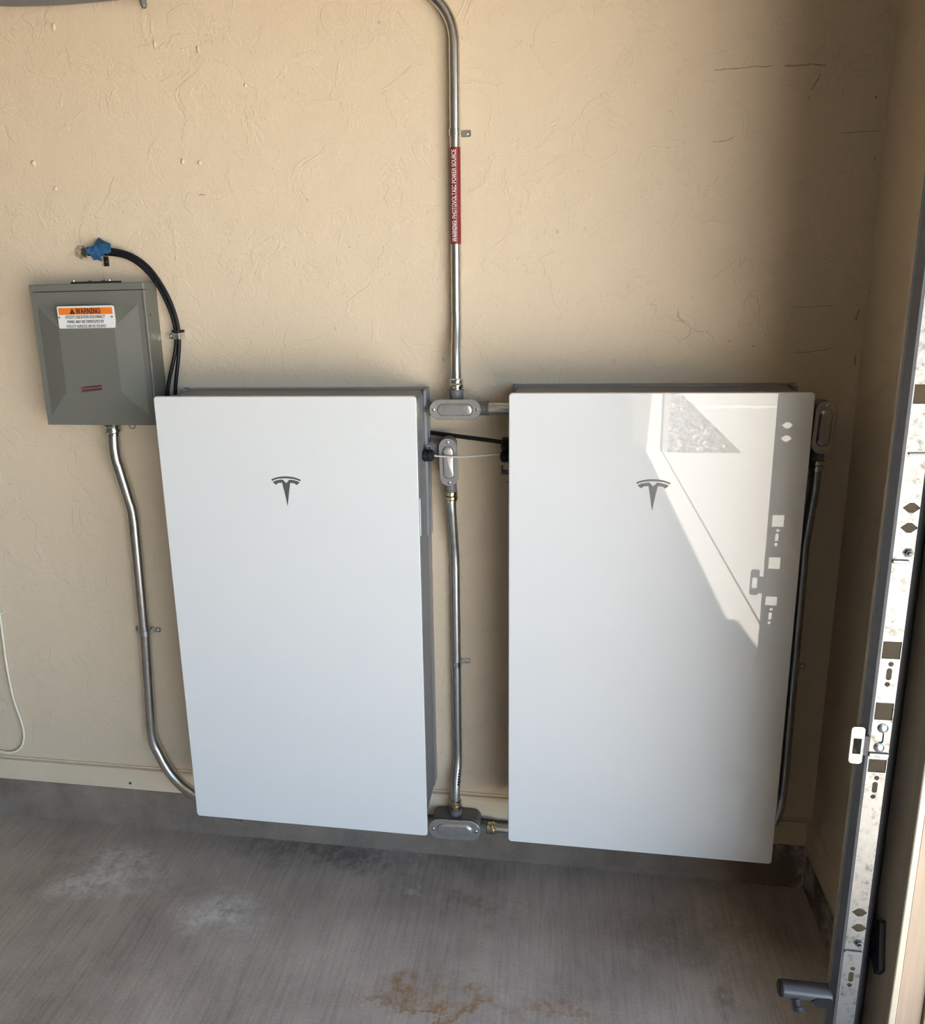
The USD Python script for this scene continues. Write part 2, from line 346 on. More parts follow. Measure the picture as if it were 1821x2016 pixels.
def galv():
    n = {'g': ('geometry', {}), 'v': ('noise_texture', {'scale': 70.0, 'detail': 5, 'roughness': 0.7}), 'r': ('rgb_ramp', {'ramp': [(0.34, (0.11, 0.105, 0.095)), (0.47, (0.215, 0.21, 0.20)), (0.75, (0.25, 0.245, 0.23))]}),
         'm': ('mapping', {'location': (0, 0, 0), 'scale': (40.0, 40.0, 16.0)}), 'd': ('noise_texture', {'scale': 1.0, 'detail': 4}), 'dr': ('map_range', {'from_min': 0.62, 'from_max': 0.74, 'to_max': 0.75, 'clamp': True}),
         'x': ('mix_color', {'b': (0.30, 0.24, 0.16)}), 'p': ('principled_bsdf', {'metallic': 0.75, 'roughness': 0.42})}
    return mat('galvanised_track', n, [('g.position', 'v.vector'), ('v.fac', 'r.fac'), ('g.position', 'm.vector'), ('m.vector', 'd.vector'), ('d.fac', 'dr.value'), ('r.color', 'x.a'), ('dr.result', 'x.fac'), ('x.result', 'p.base_color')])
M['galv'] = galv()
M['galv_dull'] = plain('galvanised_dull', (0.12, 0.12, 0.125), 0.5, metal=0.5, var=0.1, vscale=50)
M['sensor'] = plain('sensor_grey', (0.075, 0.075, 0.078), 0.35, metal=0.5)
M['jambcream'] = plain('jamb_cream', (0.46, 0.40, 0.29), 0.5)
def wood():
    n = {'g': ('geometry', {}), 'm': ('mapping', {'scale': (90.0, 90.0, 4.0)}), 'v': ('noise_texture', {'scale': 1.0, 'detail': 4}), 'r': ('rgb_ramp', {'ramp': [(0.3, (0.30, 0.215, 0.145)), (0.7, (0.36, 0.265, 0.185))]}),
         'b': ('bump', {'strength': 0.4, 'distance': 0.001}), 'p': ('principled_bsdf', {'roughness': 0.6})}
    return mat('painted_wood', n, [('g.position', 'm.vector'), ('m.vector', 'v.vector'), ('v.fac', 'r.fac'), ('r.color', 'p.base_color'), ('v.fac', 'b.height'), ('b.normal', 'p.normal')])
M['jamb'] = wood()
M['jamb_dark'] = plain('jamb_board_paint', (0.56, 0.48, 0.36), 0.55, var=0.05, vscale=12)
M['door'] = plain('door_panel', (0.70, 0.66, 0.58), 0.5)

# ------------------------------------------------------------------ the room
XR, XO = 1.56, 1.83          # inner and outer face of the wall that holds the door opening
YN, YF = -0.575, -5.90       # the two edges of the opening
HEAD, CEIL = 2.20, 2.75
XL, YB = -4.6, -6.6
BASE0, BASE1 = 0.131, 0.198

wall_back = struct('wall_back', bx(XL, XR, 0, 0.15, 0.0, CEIL), M['wall'], 'beige trowelled plaster wall behind the two batteries', 'wall')
M['scuff'] = plain('dirt_mark', (0.31, 0.245, 0.165), 0.8, var=0.4, vscale=150)
def on_wall(name, mesh, m): usdkit.mesh(stage, free(wall_back + '/' + name), mesh, m, smooth=40)
for pts, wd in (([(1.221, 1.948), (1.273, 1.949), (1.332, 1.950)], .0012), ([(1.357, 1.947), (1.400, 1.948), (1.437, 1.943)], .0016), ([(1.427, 1.928), (1.417, 1.910), (1.412, 1.900)], .0012), ([(1.424, 1.368), (1.460, 1.369), (1.501, 1.376)], .0011),
                ([(1.545, 1.455), (1.542, 1.438)], .0025), ([(1.226, 1.809), (1.252, 1.811), (1.267, 1.817)], .0010), ([(1.480, 1.814), (1.553, 1.8135)], .0008), ([(1.408, 1.465), (1.493, 1.466)], .0008), ([(1.548, 1.360), (1.548, 1.342)], .0022), ([(0.070, 1.751), (0.081, 1.750)], .0014)):
    pts = [(a + rng.uniform(-.0012, .0012), b + rng.uniform(-.0012, .0012)) for i in range(len(pts) - 1) for t in np.linspace(0, 1, 7)[: 7 if i == len(pts) - 2 else 6] for a, b in [tuple(np.array(pts[i]) * (1 - t) + np.array(pts[i + 1]) * t)]]
    on_wall('scuff_mark', ext(LineString(pts).buffer(wd * .75, quad_segs=3), -0.0004, 0.001, 'y'), M['scuff'])
for a, b in ((1.408, 1.885), (1.536, 1.879), (1.546, 1.762), (1.285, 1.394), (1.336, 1.383), (1.520, 1.13)):
    on_wall('dirt_spot', ext(Point(a, b).buffer(0.0022, quad_segs=4), -0.0004, 0.001, 'y'), M['scuff'])
for i, (a, b, rx, rz) in enumerate(((-0.348, 1.839, .006, .007), (-0.299, 1.779, .006, .006), (-0.251, 2.131, .004, .008), (0.096, 2.061, .003, .008), (0.035, 1.826, .005, .006), (0.077, 1.821, .005, .005), (0.202, 1.980, .003, .004), (-0.007, 2.077, .002, .009))):
    nb = trimesh.creation.icosphere(2, 1.0); nv = np.array(nb.vertices); nv *= (0.8 + 0.4 * meshkit.noise(nv * 1.7, i))[:, None]
    on_wall('plaster_nub', trimesh.Trimesh(nv * [rx, 0.0035, rz] + [a, 0, b], nb.faces, process=False), M['wall'])
wr = cat(bx(XR, XO, YN, 0.15, -0.2, CEIL), bx(XR, XO, YB - .15, YF, -0.2, CEIL), bx(XR, XO, YF, YN, HEAD, CEIL), bx(XR, XO, 0.15, 9.0, -0.2, 3.0), bx(XR, XO, -14.0, YB - .15, -0.2, 3.0))
struct('wall_right', wr, M['wall_plain'], 'shaded plaster wall with the garage door opening', 'wall')
struct('wall_left', bx(XL - .12, XL, YB, 0, 0, CEIL), M['drywall'], 'far wall of the garage', 'wall')
struct('wall_front', bx(XL, XR, YB - .12, YB, 0, CEIL), M['drywall'], 'wall opposite the batteries', 'wall')
struct('ceiling', bx(XL, XO, YB, 0.15, CEIL, CEIL + 0.15), M['drywall'], 'garage ceiling', 'ceiling')
struct('floor', bx(XL, XR + 0.035, YB, 0.0, -0.25, 0.0), M['floor'], 'stained grey concrete garage floor', 'floor')
struct('trim_threshold', bx(XR + 0.035, XO - 0.006, YF, YN, -0.25, -0.012), M['threshold'], 'sunken concrete threshold strip across the door opening', 'threshold')
struct('curb', cat(bx(XL, XR - 0.012, -0.006, 0.0, 0.0, BASE0 - 0.006), bx(XR - 0.006, XR, YN + .02, 0, 0.0, 0.09)), M['curb'], 'low dark concrete curb under the beige wall', 'curb')

def base_profile(sgn):
    return [(0.0, BASE0), (-0.013, BASE0), (-0.014, BASE0 + 0.004), (-0.014, BASE1 - 0.010), (-0.010, BASE1 - 0.004), (-0.003, BASE1 - 0.001), (-0.003, BASE1 + 0.003), (0.0, BASE1 + 0.004)]
pb = Polygon(base_profile(1))
bb = ext(pb, XL, XR, 'x')
struct('baseboard_back', bb, M['trim'], 'thin beige wooden strip along the foot of the back wall', 'baseboard', smooth=20)
br_ = trimesh.Trimesh(np.array(ext(Polygon([(XR + a, z - 0.04 * 0 ) for a, z in base_profile(1)]), YN + 0.02, 0.0, 'y').vertices), ext(Polygon([(XR + a, z) for a, z in base_profile(1)]), YN + 0.02, 0.0, 'y').faces, process=False)
struct('baseboard_right', br_, M['trim'], 'thin beige strip along the foot of the shaded corner wall', 'baseboard', smooth=20)

# door jamb: a flat board on the inside face and the end of the wall, clad in painted wood
struct('trim_1', bx(1.525, XR, -0.590, -0.30, 0.0, HEAD, 0.0015), M['jamb_dark'], 'flat olive-beige jamb board beside the garage door track', 'trim')
struct('trim_2', bx(1.5245, 1.536, -0.5985, YN, 0.0, HEAD, 0.0015), M['jambcream'], 'bright cream bead along the edge of the garage door jamb', 'trim')
struct('trim_4', bx(1.536, 1.579, -0.597, YN, 0.0, HEAD, 0.001), M['jamb'], 'sunlit wooden face of the garage door jamb', 'trim')
struct('trim_3', cat(bx(1.580, 1.592, -0.604, YN, 0.0, HEAD, 0.001)), M['jamb'], 'outer wooden bead of the garage door jamb', 'trim')
struct('trim_5', cat(bx(XO - 0.02, XO + 0.05, YF - 0.12, YF + 0.0, -0.05, HEAD + 0.1), bx(XO - 0.02, XO + 0.05, YN, YN + 0.12, -0.05, HEAD + 0.1)), M['drywall'], 'plaster surround of the garage door opening', 'trim')

# outside: driveway, gravel bed, ground
dw = ext(shapely.union_all([sbox(XO + 0.010, -5.895, 9.0, -3.252), sbox(XO + 0.010, -3.24, 9.0, 3.0), sbox(2.51, -8.50, 9.0, -5.907), sbox(2.51, -13.0, 9.0, -8.53)]), -0.25, -0.02, 'z')
struct('driveway', dw, M['driveway'], 'sunlit pale concrete driveway', 'driveway')
struct('joint_strip', bx(XO - 0.006, XO + 0.010, YF, YN, -0.25, -0.024), M['rubber'], 'dark joint between garage threshold and driveway', 'joint')
struct('kerb_strip', bx(2.51, 9.0, -8.53, -8.50, -0.25, 0.0), M['labelwhite'], 'pale concrete edge across the driveway', 'kerb')
struct('ground', bx(-40, 60, -50, 50, -0.6, -0.10), M['earth'], 'desert ground around the house', 'ground')
peb = trimesh.creation.icosphere(1, 0.02); pv = np.array(peb.vertices); pv *= (0.75 + 0.5 * meshkit.noise(pv * 60, 3))[:, None]; pv[:, 2] *= 0.7
pi = UsdGeom.PointInstancer.Define(stage, '/World/gravel')
pm_ = usdkit.mesh(stage, '/World/gravel/pebble', trimesh.Trimesh(pv, peb.faces, process=False), M['stone'], smooth=True)
pi.CreatePrototypesRel().SetTargets([pm_.GetPath()])
N = 3600
gp = np.c_[rng.uniform(XO + 0.04, 2.49, N), rng.uniform(-10.5, -5.93, N), rng.uniform(-0.085, -0.02, N)]
pi.CreatePositionsAttr(Vt.Vec3fArray.FromNumpy(gp.astype(np.float32))); pi.CreateProtoIndicesAttr([0] * N)
pi.CreateScalesAttr(Vt.Vec3fArray.FromNumpy(rng.uniform(0.5, 1.7, (N, 3)).astype(np.float32)))
q = rng.normal(size=(N, 4)); q /= np.linalg.norm(q, axis=1, keepdims=True)
pi.CreateOrientationsAttr(Vt.QuathArray([Gf.Quath(float(a), float(b), float(c), float(d)) for a, b, c, d in q]))
tag(pi.GetPrim(), label='bed of brown landscape gravel beside the driveway', category='gravel', kind='stuff')

# ------------------------------------------------------------------ batteries
FRONT = -0.193
def emblem(cx, zt, w):
    s = w / 765.0
    def P(pts): return Polygon([(cx + (x - 825) * s, zt - (y - 497) * s) for x, y in pts])
    def sym(h): return h + [(1650 - x, y) for x, y in reversed(h)]
    top = sym([(443, 580), (500, 553), (570, 530), (650, 511), (740, 500), (825, 497)])
    low = sym([(463, 613), (520, 587), (585, 567), (660, 553), (740, 545), (825, 543)])
    bar = P(top + low[::-1])
    half = [(825, 668), (738, 577), (660, 585), (590, 598), (530, 616), (480, 642), (505, 672), (540, 698), (574, 712), (588, 688), (612, 670), (650, 662), (722, 658), (760, 850), (825, 1248)]
    tee = P(half + [(1650 - x, y) for x, y in reversed(half[1:-1])])
    return bar, tee

def battery(x0, ztop, label, with_led, side):
    w, h = 0.609, 1.099
    x1, z0 = x0 + w, ztop - h
    t = Thing('home_battery', label, 'battery', (x0 + w / 2, -0.1, z0), group=None)
    t.part('front_panel', plate(lambda i: rrect(x0 + i, x1 - i, z0 + i, ztop - i, 0.008 - i * .5), FRONT + 0.009, FRONT, 0.0016), M['front'], smooth=25)
    hz = 0.95
    body = ext(rrect(x0 + 0.006, x1 - 0.006, z0 + 0.030, ztop - 0.007, 0.012), FRONT + 0.0095, -0.034, 'y')
    t.part('body', body, M['body'])
    t.part('gasket', ext(rrect(x0 + 0.004, x1 - 0.004, z0 + 0.012, ztop - 0.004, 0.01), FRONT + 0.009, FRONT + 0.016, 'y'), M['rubber'])
    # wall bracket behind the body, with the folded rails that show beside its upper end
    t.part('wall_bracket', ext(rrect(x0 + 0.003, x1 - 0.003, z0 + 0.03, ztop - 0.005, 0.01), -0.034, -0.001, 'y'), M['bracket'])
    for xs in (x0 + 0.002, x1 - 0.007):
        t.part('bracket_rail', cat(bx(xs, xs + 0.009, -0.060, -0.012, ztop - 0.36, ztop - 0.004, 0.002), bx(xs - 0.002, xs + 0.011, -0.036, -0.028, ztop - 0.36, ztop - 0.001, 0.001)), M['bracket'])
    t.part('wiring_cover', ext(rrect(x0 + 0.02, x1 - 0.02, z0 + 0.012, z0 + 0.11, 0.01), FRONT + 0.02, -0.05, 'y'), M['body'])
    bar, tee = emblem(x0 + w / 2 - 0.0005, ztop - 0.183, 0.0705)
    e = t.part('emblem', cat(ext(bar, FRONT - 0.0006, FRONT + 0.0005, 'y'), ext(tee, FRONT - 0.0006, FRONT + 0.0005, 'y')), M['emblem'], smooth=False)
    if with_led:
        t.part('light_strip', bx(x1 - 0.0065, x1 - 0.0045, -0.147, -0.141, ztop - 0.332, ztop - 0.242, 0.0008), M['led'], label='white vertical light strip on the side')
        t.part('side_slot', bx(x1 - 0.0065, x1 - 0.0055, -0.088, -0.082, ztop - 0.309, ztop - 0.292, 0.0004), M['bracket'])
    return t, x0, x1, z0

XB = 0.609 + 0.200
ZT, ZT2 = 1.300, 1.3063
batA, ax0, ax1, az0 = battery(0.0, ZT, 'white wall battery with a plain matte-looking front, beside the grey electrical box', True, 1)
batB, bx0, bx1, bz0 = battery(XB, ZT2, 'white wall battery beside the door corner, driveway mirrored in its glossy front', False, 0)

# glands and hooks on the side of the second battery
def gland(t, p, d, r, l=0.03):
    g = t.part('cable_gland', lathe(p, d, [(0, r * .8), (0.004, r * .8), (0.004, r), (l * .45, r), (l * .45, r * .82), (l * .55, r * .82), (l * .55, r), (l * .85, r * .95), (l, r * .55)], 12), M['black'], smooth=35)
    return g
gland(batB, (bx0 + 0.004, -0.085, 1.173), (-1, 0, 0), 0.018, 0.028)
gland(batB, (bx0 + 0.004, -0.085, 1.146), (-1, 0, 0), 0.015, 0.030)
gland(batA, (ax1 - 0.007, -0.085, 1.146), (1, 0, 0), 0.0145, 0.028)
batB.part('cable_hook', cat(bx(bx0 - 0.022, bx0 + 0.006, -0.075, -0.055, 1.100, 1.108, 0.001), bx(bx0 - 0.025, bx0 - 0.021, -0.075, -0.055, 1.100, 1.119, 0.001)), M['body'])
batB.part('latch_tip', trimesh.convex.convex_hull(np.array([(bx0 + 0.006, y, z) for y in (-0.08, -0.06) for z in (1.074, 1.088)] + [(bx0 - 0.013, -0.07, 1.082)])), M['body'])

# ------------------------------------------------------------------ conduit fittings
def coupling(t, p, d, r, m, parent=None):
    """compression coupling: body, hexagonal nut and collar along d from p"""
    a = t.part('compression_nut', lathe(p, d, [(0.0, r * 1.10), (0.002, r * 1.32), (0.010, r * 1.36), (0.012, r * 1.22), (0.0135, r * 1.18), (0.0135, r * 1.38), (0.018, r * 1.42), (0.021, r * 1.36), (0.0225, r * 1.2), (0.026, r * 1.22), (0.027, r * 1.05)], 24), m, parent, smooth=25)
    return a

def screws(t, pts, y, r=0.0042):
    for x, z in pts:
        s = t.part('screw', lathe((x, y, z), (0, -1, 0), [(0, r), (0.0012, r), (0.0022, r * .7), (0.0026, r * .3)], 14), M['screw'])
        t.part('screw_slot', bx(x - r * .75, x + r * .75, y - 0.0027, y - 0.0024, z - 0.0005, z + 0.0005), M['ink'], s)

def conduit_body(name, label, cx, cz, l, w, ang, hubs, y_front, depth=0.040):
    """cast conduit body: housing, oval cover with a raised middle, two screws; hubs: (point, direction, length, radius)"""
    t = Thing(name, label, 'conduit fitting', (cx, y_front + depth, cz))
    S = lambda L_, W_: np.array(stadium(cx, cz, L_, W_, ang).exterior.coords)[:-1]
    t.part('housing', loft([(S(l * .84, w * .62), y_front + depth), (S(l * .90, w * .80), y_front + depth * .8), (S(l * .93, w * .86), y_front + depth * .45), (S(l * .95, w * .88), y_front + 0.003)]), M['cast'], smooth=40)
    c = t.part('cover', loft([(S(l, w), y_front + 0.003), (S(l, w), y_front + 0.0008), (S(l - .002, w - .002), y_front)]), M['cover'], smooth=25)
    t.part('raised_panel', loft([(S(l * .70, w * .62), y_front), (S(l * .67, w * .56), y_front - 0.0018), (S(l * .62, w * .44), y_front - 0.0042)]), M['cover'], c, smooth=45)
    d = np.array([math.cos(ang), math.sin(ang)]) * (l / 2 - w * .20)
    screws(t, [(cx + d[0], cz + d[1]), (cx - d[0], cz - d[1])], y_front)
    for p, dr, ln, r in hubs:
        t.part('hub', lathe(p, dr, [(0, r * .96), (ln - .005, r * .98), (ln - .004, r * 1.06), (ln - .0005, r * 1.06), (ln, r * .9)], 28), M['cast'])
    return t

def strap(label, p, r, tab, z_h=0.014, m=None, both=False):
    """one-hole strap round a vertical pipe at p (x, y, z); tab: +1 or -1 side"""
    m = m or M['zinc']; x, y, z = p
    t = Thing('pipe_strap', label, 'strap', (x, 0, z))
    arc = Point(x, y).buffer(r + 0.0016, quad_segs=16).difference(Point(x, y).buffer(r + 0.0001, quad_segs=16))
    arc = arc.union(sbox(x - r - .0016, y, x - r, -0.0005) if tab > 0 else sbox(x + r, y, x + r + .0016, -0.0005))
    arc = arc.union(sbox(x + tab * r if tab > 0 else x - r - 0.0016, y, x + tab * r + .0016 if tab > 0 else x - r, -0.0005))
    t.part('band', ext(arc, z - z_h / 2, z + z_h / 2, 'z'), m)
    for k in ((1, -1) if both else (tab,)):
        xa, xb = sorted((x + k * r, x + k * (r + 0.022)))
        tb = t.part('tab', ext(rrect(xa, xb, z - z_h / 2, z + z_h / 2, 0.003), -0.0028, -0.0005, 'y'), m)
        xs = x + k * (r + 0.013)
        t.part('screw', lathe((xs, -0.0028, z), (0, -1, 0), [(0, 0.0036), (0.0015, 0.0034), (0.0026, 0.0015)], 12), M['screw'], tb)
    return t

def pipe(name, label, path, r, m):
    t = Thing(name, label, 'pipe', path[0])
    t.part('tube', tube(path, r, 24), m, smooth=60)
    return t

# --- top: pipe from above, warning band, T body between the batteries
R = 0.0117
p1 = fillet([(0.010, -0.020, 2.745), (0.6815, -0.020, 2.079), (0.678, -0.020, 1.44), (0.6785, -0.044, 1.365), (0.679, -0.044, 1.278)], [0.115, 0.2, 0.2])
pv_pipe = pipe('conduit_pipe', 'tall vertical metal conduit with a red warning band, bending away at its top', p1, R, M['emt'])
coupling(pv_pipe, (0.679, -0.044, 1.320), (0, 0, -1), R, M['zinc'])
band_z0, band_z1 = 1.619, 1.822
def bandx(z): return 0.6783 + (z - 1.44) / 0.71 * 0.0035
bd = pv_pipe.part('warning_band', tube([(bandx(band_z0), -0.020, band_z0), (bandx(band_z1), -0.020, band_z1)], R + 0.0003, 24), M['red'], label='red warning sticker wrapped round the conduit', smooth=60)
tm = meshkit.text_mesh('WARNING: PHOTOVOLTAIC POWER SOURCE', 0.0092, 0.0003, True)
tv = np.array(tm.vertices); tv[:, 0] -= tv[:, 0].min(); k = (band_z1 - band_z0 - 0.010) / tv[:, 0].max(); tv[:, 0] *= k
v2, f2 = trimesh.remesh.subdivide_to_size(tv, tm.faces, 0.0022, max_iter=12)
th = (v2[:, 1] - 0.0046) / R + math.radians(9)
zz = band_z0 + 0.005 + v2[:, 0]; rr = R + 0.0005 + v2[:, 2]
pv_pipe.part('lettering', trimesh.Trimesh(np.c_[bandx(zz) - rr * np.sin(th), -0.020 - rr * np.cos(th), zz], f2, process=False), M['labelwhite'], bd, smooth=False)

tee = conduit_body('conduit_tee', 'horizontal oval-covered conduit body bridging the two batteries under the tall pipe', 0.6795, 1.2525, 0.1195, 0.047, 0.0,
    [((0.679, -0.046, 1.262), (0, 0, 1), 0.033, 0.0165), ((0.725, -0.046, 1.2505), (1, 0, 0), 0.029, 0.0165), ((0.632, -0.046, 1.2505), (-1, 0, 0), 0.022, 0.0165)], -0.080)
t = pipe('conduit_nipple', 'short horizontal metal conduit from the upper conduit body into the battery by the corner', [(0.752, -0.046, 1.2495), (0.815, -0.046, 1.2495)], 0.0145, M['emt_dark'])
t = Thing('conduit_locknut', 'bright threaded connector from the upper conduit body into the other battery', 'connector', (0.606, -0.046, 1.2505))
t.part('threaded_stub', lathe((0.600, -0.046, 1.2505), (1, 0, 0), [(0, 0.012), (0.014, 0.012)], 24), M['screw'])
t.part('locknut', lathe((0.6035, -0.046, 1.2505), (1, 0, 0), [(0, 0.016), (0.004, 0.0175), (0.0055, 0.0165)], 8), M['zinc'])

# --- middle: L body and the vertical pipe down to the lower T body
lb = conduit_body('conduit_elbow', 'upright oval-covered conduit body crossed by the thin grey cable', 0.6615, 1.128, 0.114, 0.0435, math.radians(91.5),
    [((0.645, -0.046, 1.160), (-1, 0, 0), 0.028, 0.0165), ((0.6625, -0.046, 1.085), (0, 0, -1), 0.034, 0.0145)], -0.078, 0.046)
lb.part('crown', lathe((0.6605, -0.0565, 1.152), (0, 0, 1), [(0, 0.0195), (0.022, 0.0195), (0.030, 0.016), (0.034, 0.009), (0.035, 0.001)], 24), M['cast'], smooth=50)
t = Thing('conduit_locknut', 'bright connector from the upright conduit body into the battery side, above the black gland', 'connector', (0.606, -0.046, 1.160))
t.part('threaded_stub', lathe((0.600, -0.046, 1.160), (1, 0, 0), [(0, 0.012), (0.0175, 0.012)], 24), M['screw'])
t.part('locknut', lathe((0.6035, -0.046, 1.160), (1, 0, 0), [(0, 0.016), (0.004, 0.0175), (0.0055, 0.0165)], 8), M['zinc'])
p2 = fillet([(0.6625, -0.046, 1.050), (0.6625, -0.046, 1.015), (0.666, -0.0185, 0.880), (0.6655, -0.0185, 0.30), (0.661, -0.044, 0.235), (0.661, -0.044, 0.165)], [0.15, 0.25, 0.2, 0.2])
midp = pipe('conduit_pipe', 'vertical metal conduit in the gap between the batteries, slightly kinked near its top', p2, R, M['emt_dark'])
coupling(midp, (0.6625, -0.046, 1.052), (0, 0, -1), R, M['brass'])
coupling(midp, (0.661, -0.044, 0.207), (0, 0, -1), R, M['brass'])
ik = []
for i in range(9):
    z = 0.251 + i * 0.0064; r = rng.uniform(0.35, 1.0)
    a = np.radians(np.linspace(20, 20 + 42 * r, 6)); px = 0.6650 + (R + 0.0004) * np.sin(a); py = -0.0385 - (R + 0.0004) * np.cos(a) + 0.004
    yy = np.interp(z, [0.235, 0.30], [-0.044, -0.0185])
    pts = [(0.6617 + (z - 0.235) / 0.065 * 0.0035 + (R + 0.0004) * math.sin(x), yy - (R + 0.0004) * math.cos(x), z) for x in a] + [(0.6617 + (z - 0.235) / 0.065 * 0.0035 + (R + 0.0004) * math.sin(x), yy - (R + 0.0004) * math.cos(x), z + 0.0048) for x in a]
    f = []
    for j in range(5): f += [(j, j + 1, j + 7), (j, j + 7, j + 6)]
    ik.append(trimesh.Trimesh(pts, f, process=False))
midp.part('ink_stamp', cat(ik), M['ink'], midp.path + '/tube', label='black printed mark on the pipe', smooth=False)
low = conduit_body('conduit_tee', 'dark conduit body with oval cover low between the batteries, near the floor', 0.661, 0.1375, 0.137, 0.058, math.radians(1.5),
    [((0.661, -0.044, 0.145), (0, 0, 1), 0.036, 0.0165), ((0.71, -0.044, 0.128), (1, 0, 0), 0.032, 0.0165), ((0.625, -0.044, 0.135), (-1, 0, 0), 0.020, 0.0165)], -0.078, 0.044)
low.part('shoulder', ext(rrect(0.602, 0.727, 0.118, 0.164, 0.016), -0.064, -0.022, 'y'), M['cast'])
t = Thing('conduit_connector', 'small yellowish compression fitting beside the low conduit body', 'connector', (0.742, -0.044, 0.128))
t.part('tube', lathe((0.742, -0.044, 0.128), (1, 0, 0), [(0, R * .85), (0.09, R * .85)], 24), M['emt_dark'])
coupling(t, (0.743, -0.044, 0.128), (1, 0, 0), R, M['brass'])

# --- right hand side: body and pipe in the shaded corner
rb = conduit_body('conduit_elbow', 'tilted oval-covered conduit body in the shaded corner beside the battery edge', 1.4755, 1.213, 0.114, 0.044, math.radians(88), 
    [((1.455, -0.046, 1.245), (-1, 0, 0), 0.034, 0.0165), ((1.4755, -0.046, 1.165), (0, 0, -1), 0.032, 0.0145)], -0.078, 0.046)
rb.part('crown', lathe((1.4755, -0.040, 1.235), (0, 0, 1), [(0, 0.021), (0.022, 0.021), (0.030, 0.017), (0.034, 0.009), (0.035, 0.001)], 24), M['cast'], smooth=50)
p3 = fillet([(1.4755, -0.046, 1.135), (1.4765, -0.046, 1.085), (1.474, -0.020, 0.93), (1.4775, -0.020, 0.34), (1.472, -0.030, 0.225), (1.42, -0.04, 0.15), (1.36, -0.045, 0.135)], [0.15, 0.2, 0.2, 0.12, 0.08])
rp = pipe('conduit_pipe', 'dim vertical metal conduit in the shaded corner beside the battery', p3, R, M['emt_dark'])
coupling(rp, (1.4756, -0.046, 1.138), (0, 0, -1), R, M['zinc'])

# --- left: pipe from the grey box down behind the first battery
RL = 0.0152
p4 = fillet([(-0.198, -0.040, 1.205), (-0.2010, -0.040, 1.125), (-0.181, -0.0205, 0.975), (-0.187, -0.0205, 0.64), (-0.203, -0.0205, 0.300), (-0.150, -0.0205, 0.175), (-0.03, -0.040, 0.115), (0.06, -0.05, 0.10)], [0.20, 0.25, 0.8, 0.13, 0.2, 0.1])
lp = pipe('conduit_pipe', 'shiny metal conduit dropping from the grey box and curving behind the first battery', p4, RL, M['emt'])
lp.part('connector', lathe((-0.1975, -0.040, 1.2095), (0, 0, -1), [(0, 0.020), (0.004, 0.0215), (0.009, 0.0205), (0.010, 0.0185), (0.013, 0.0185), (0.014, 0.021), (0.021, 0.0208), (0.024, 0.0165), (0.030, 0.0163)], 28), M['zinc'], label='chrome connector under the box')

strap('zinc strap clipping the tall conduit, just above the red warning band', (0.6802, -0.020, 1.852), R, 1)
strap('zinc strap halfway down the conduit between the batteries', (0.6656, -0.0185, 0.587), R, 1)
strap('dark two-tabbed strap on the curving conduit under the grey box', (-0.1872, -0.0205, 0.632), RL, -1, m=M['emt_dark'], both=True)
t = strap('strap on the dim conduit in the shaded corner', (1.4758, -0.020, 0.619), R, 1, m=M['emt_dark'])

# ------------------------------------------------------------------ grey electrical box
bxl, bxr, bz_0, bz_1, by = -0.3565, -0.0585, 1.2115, 1.5535, -0.070
eb = Thing('electrical_box', 'grey metal electrical box with an orange and white warning plate', 'electrical box', ((bxl + bxr) / 2, 0, bz_0))
eb.part('enclosure', bx(bxl + .003, bxr - 0.004, by + 0.006, -0.001, bz_0 + 0.001, bz_1, 0.0015), M['box'])
eb.part('rain_hood', cat(bx(bxl, bxr, by - 0.004, by + 0.03, bz_1 - 0.0155, bz_1 + 0.001, 0.0015)), M['box'])
dz1 = bz_1 - 0.017
dr_ = []
ox0, ox1, oz0, oz1 = -0.342, -0.079, 1.236, 1.503
ix0, ix1, iz0, iz1 = -0.283, -0.137, 1.296, 1.452
y0, y1 = by - 0.001, by - 0.016
def ring(a, b, c, d, y): return [(a, y, c), (b, y, c), (b, y, d), (a, y, d)]
V = ring(bxl, bxr, bz_0, dz1, by + 0.012) + ring(bxl, bxr, bz_0, dz1, y0 + .001) + ring(bxl + .001, bxr - .001, bz_0 + .001, dz1 - .001, y0) + ring(ox0, ox1, oz0, oz1, y0) + ring(ix0, ix1, iz0, iz1, y1)
Fq = [(0, 1, 2, 3)]
for k in range(4):
    for i in range(4):
        j = (i + 1) % 4; Fq.append((k * 4 + i, k * 4 + j, k * 4 + 4 + j, k * 4 + 4 + i))
Fq.append((16, 17, 18, 19))
dm = trimesh.Trimesh(V, [t for a in Fq for t in ((a[0], a[1], a[2]), (a[0], a[2], a[3]))], process=False)
trimesh.repair.fix_normals(dm)
door = eb.part('door', dm, M['box'], smooth=6)
eb.part('door_lip', bx(bxr - 0.0045, bxr + 0.001, by - 0.004, by + 0.012, bz_0, dz1, 0.001), M['box'], door)
ly = y1 - 0.0008
wl = eb.part('warning_plate', ext(rrect(-0.2805, -0.1335, 1.4500, 1.5025, 0.004), ly, y1 + .004, 'y'), M['labelwhite'], label='white warning plate with an orange header')
eb.part('orange_header', ext(rrect(-0.2765, -0.1370, 1.4825, 1.4985, 0.0005), ly - 0.0003, ly, 'y'), M['orange'], wl)
ty = ly - 0.0007
tri = Polygon([(-0.2475, 1.4842), (-0.2335, 1.4842), (-0.2405, 1.4970)], [[(-0.2413, 1.4872), (-0.2397, 1.4872), (-0.2400, 1.4925), (-0.2410, 1.4925)]])
eb.part('lettering', cat(ext(tri, ty - .0004, ty + .0004, 'y'), text_at('WARNING', 0.0122, -0.1995, ty, 1.4845, 0.064, bold=True)), M['ink'], wl, smooth=False)
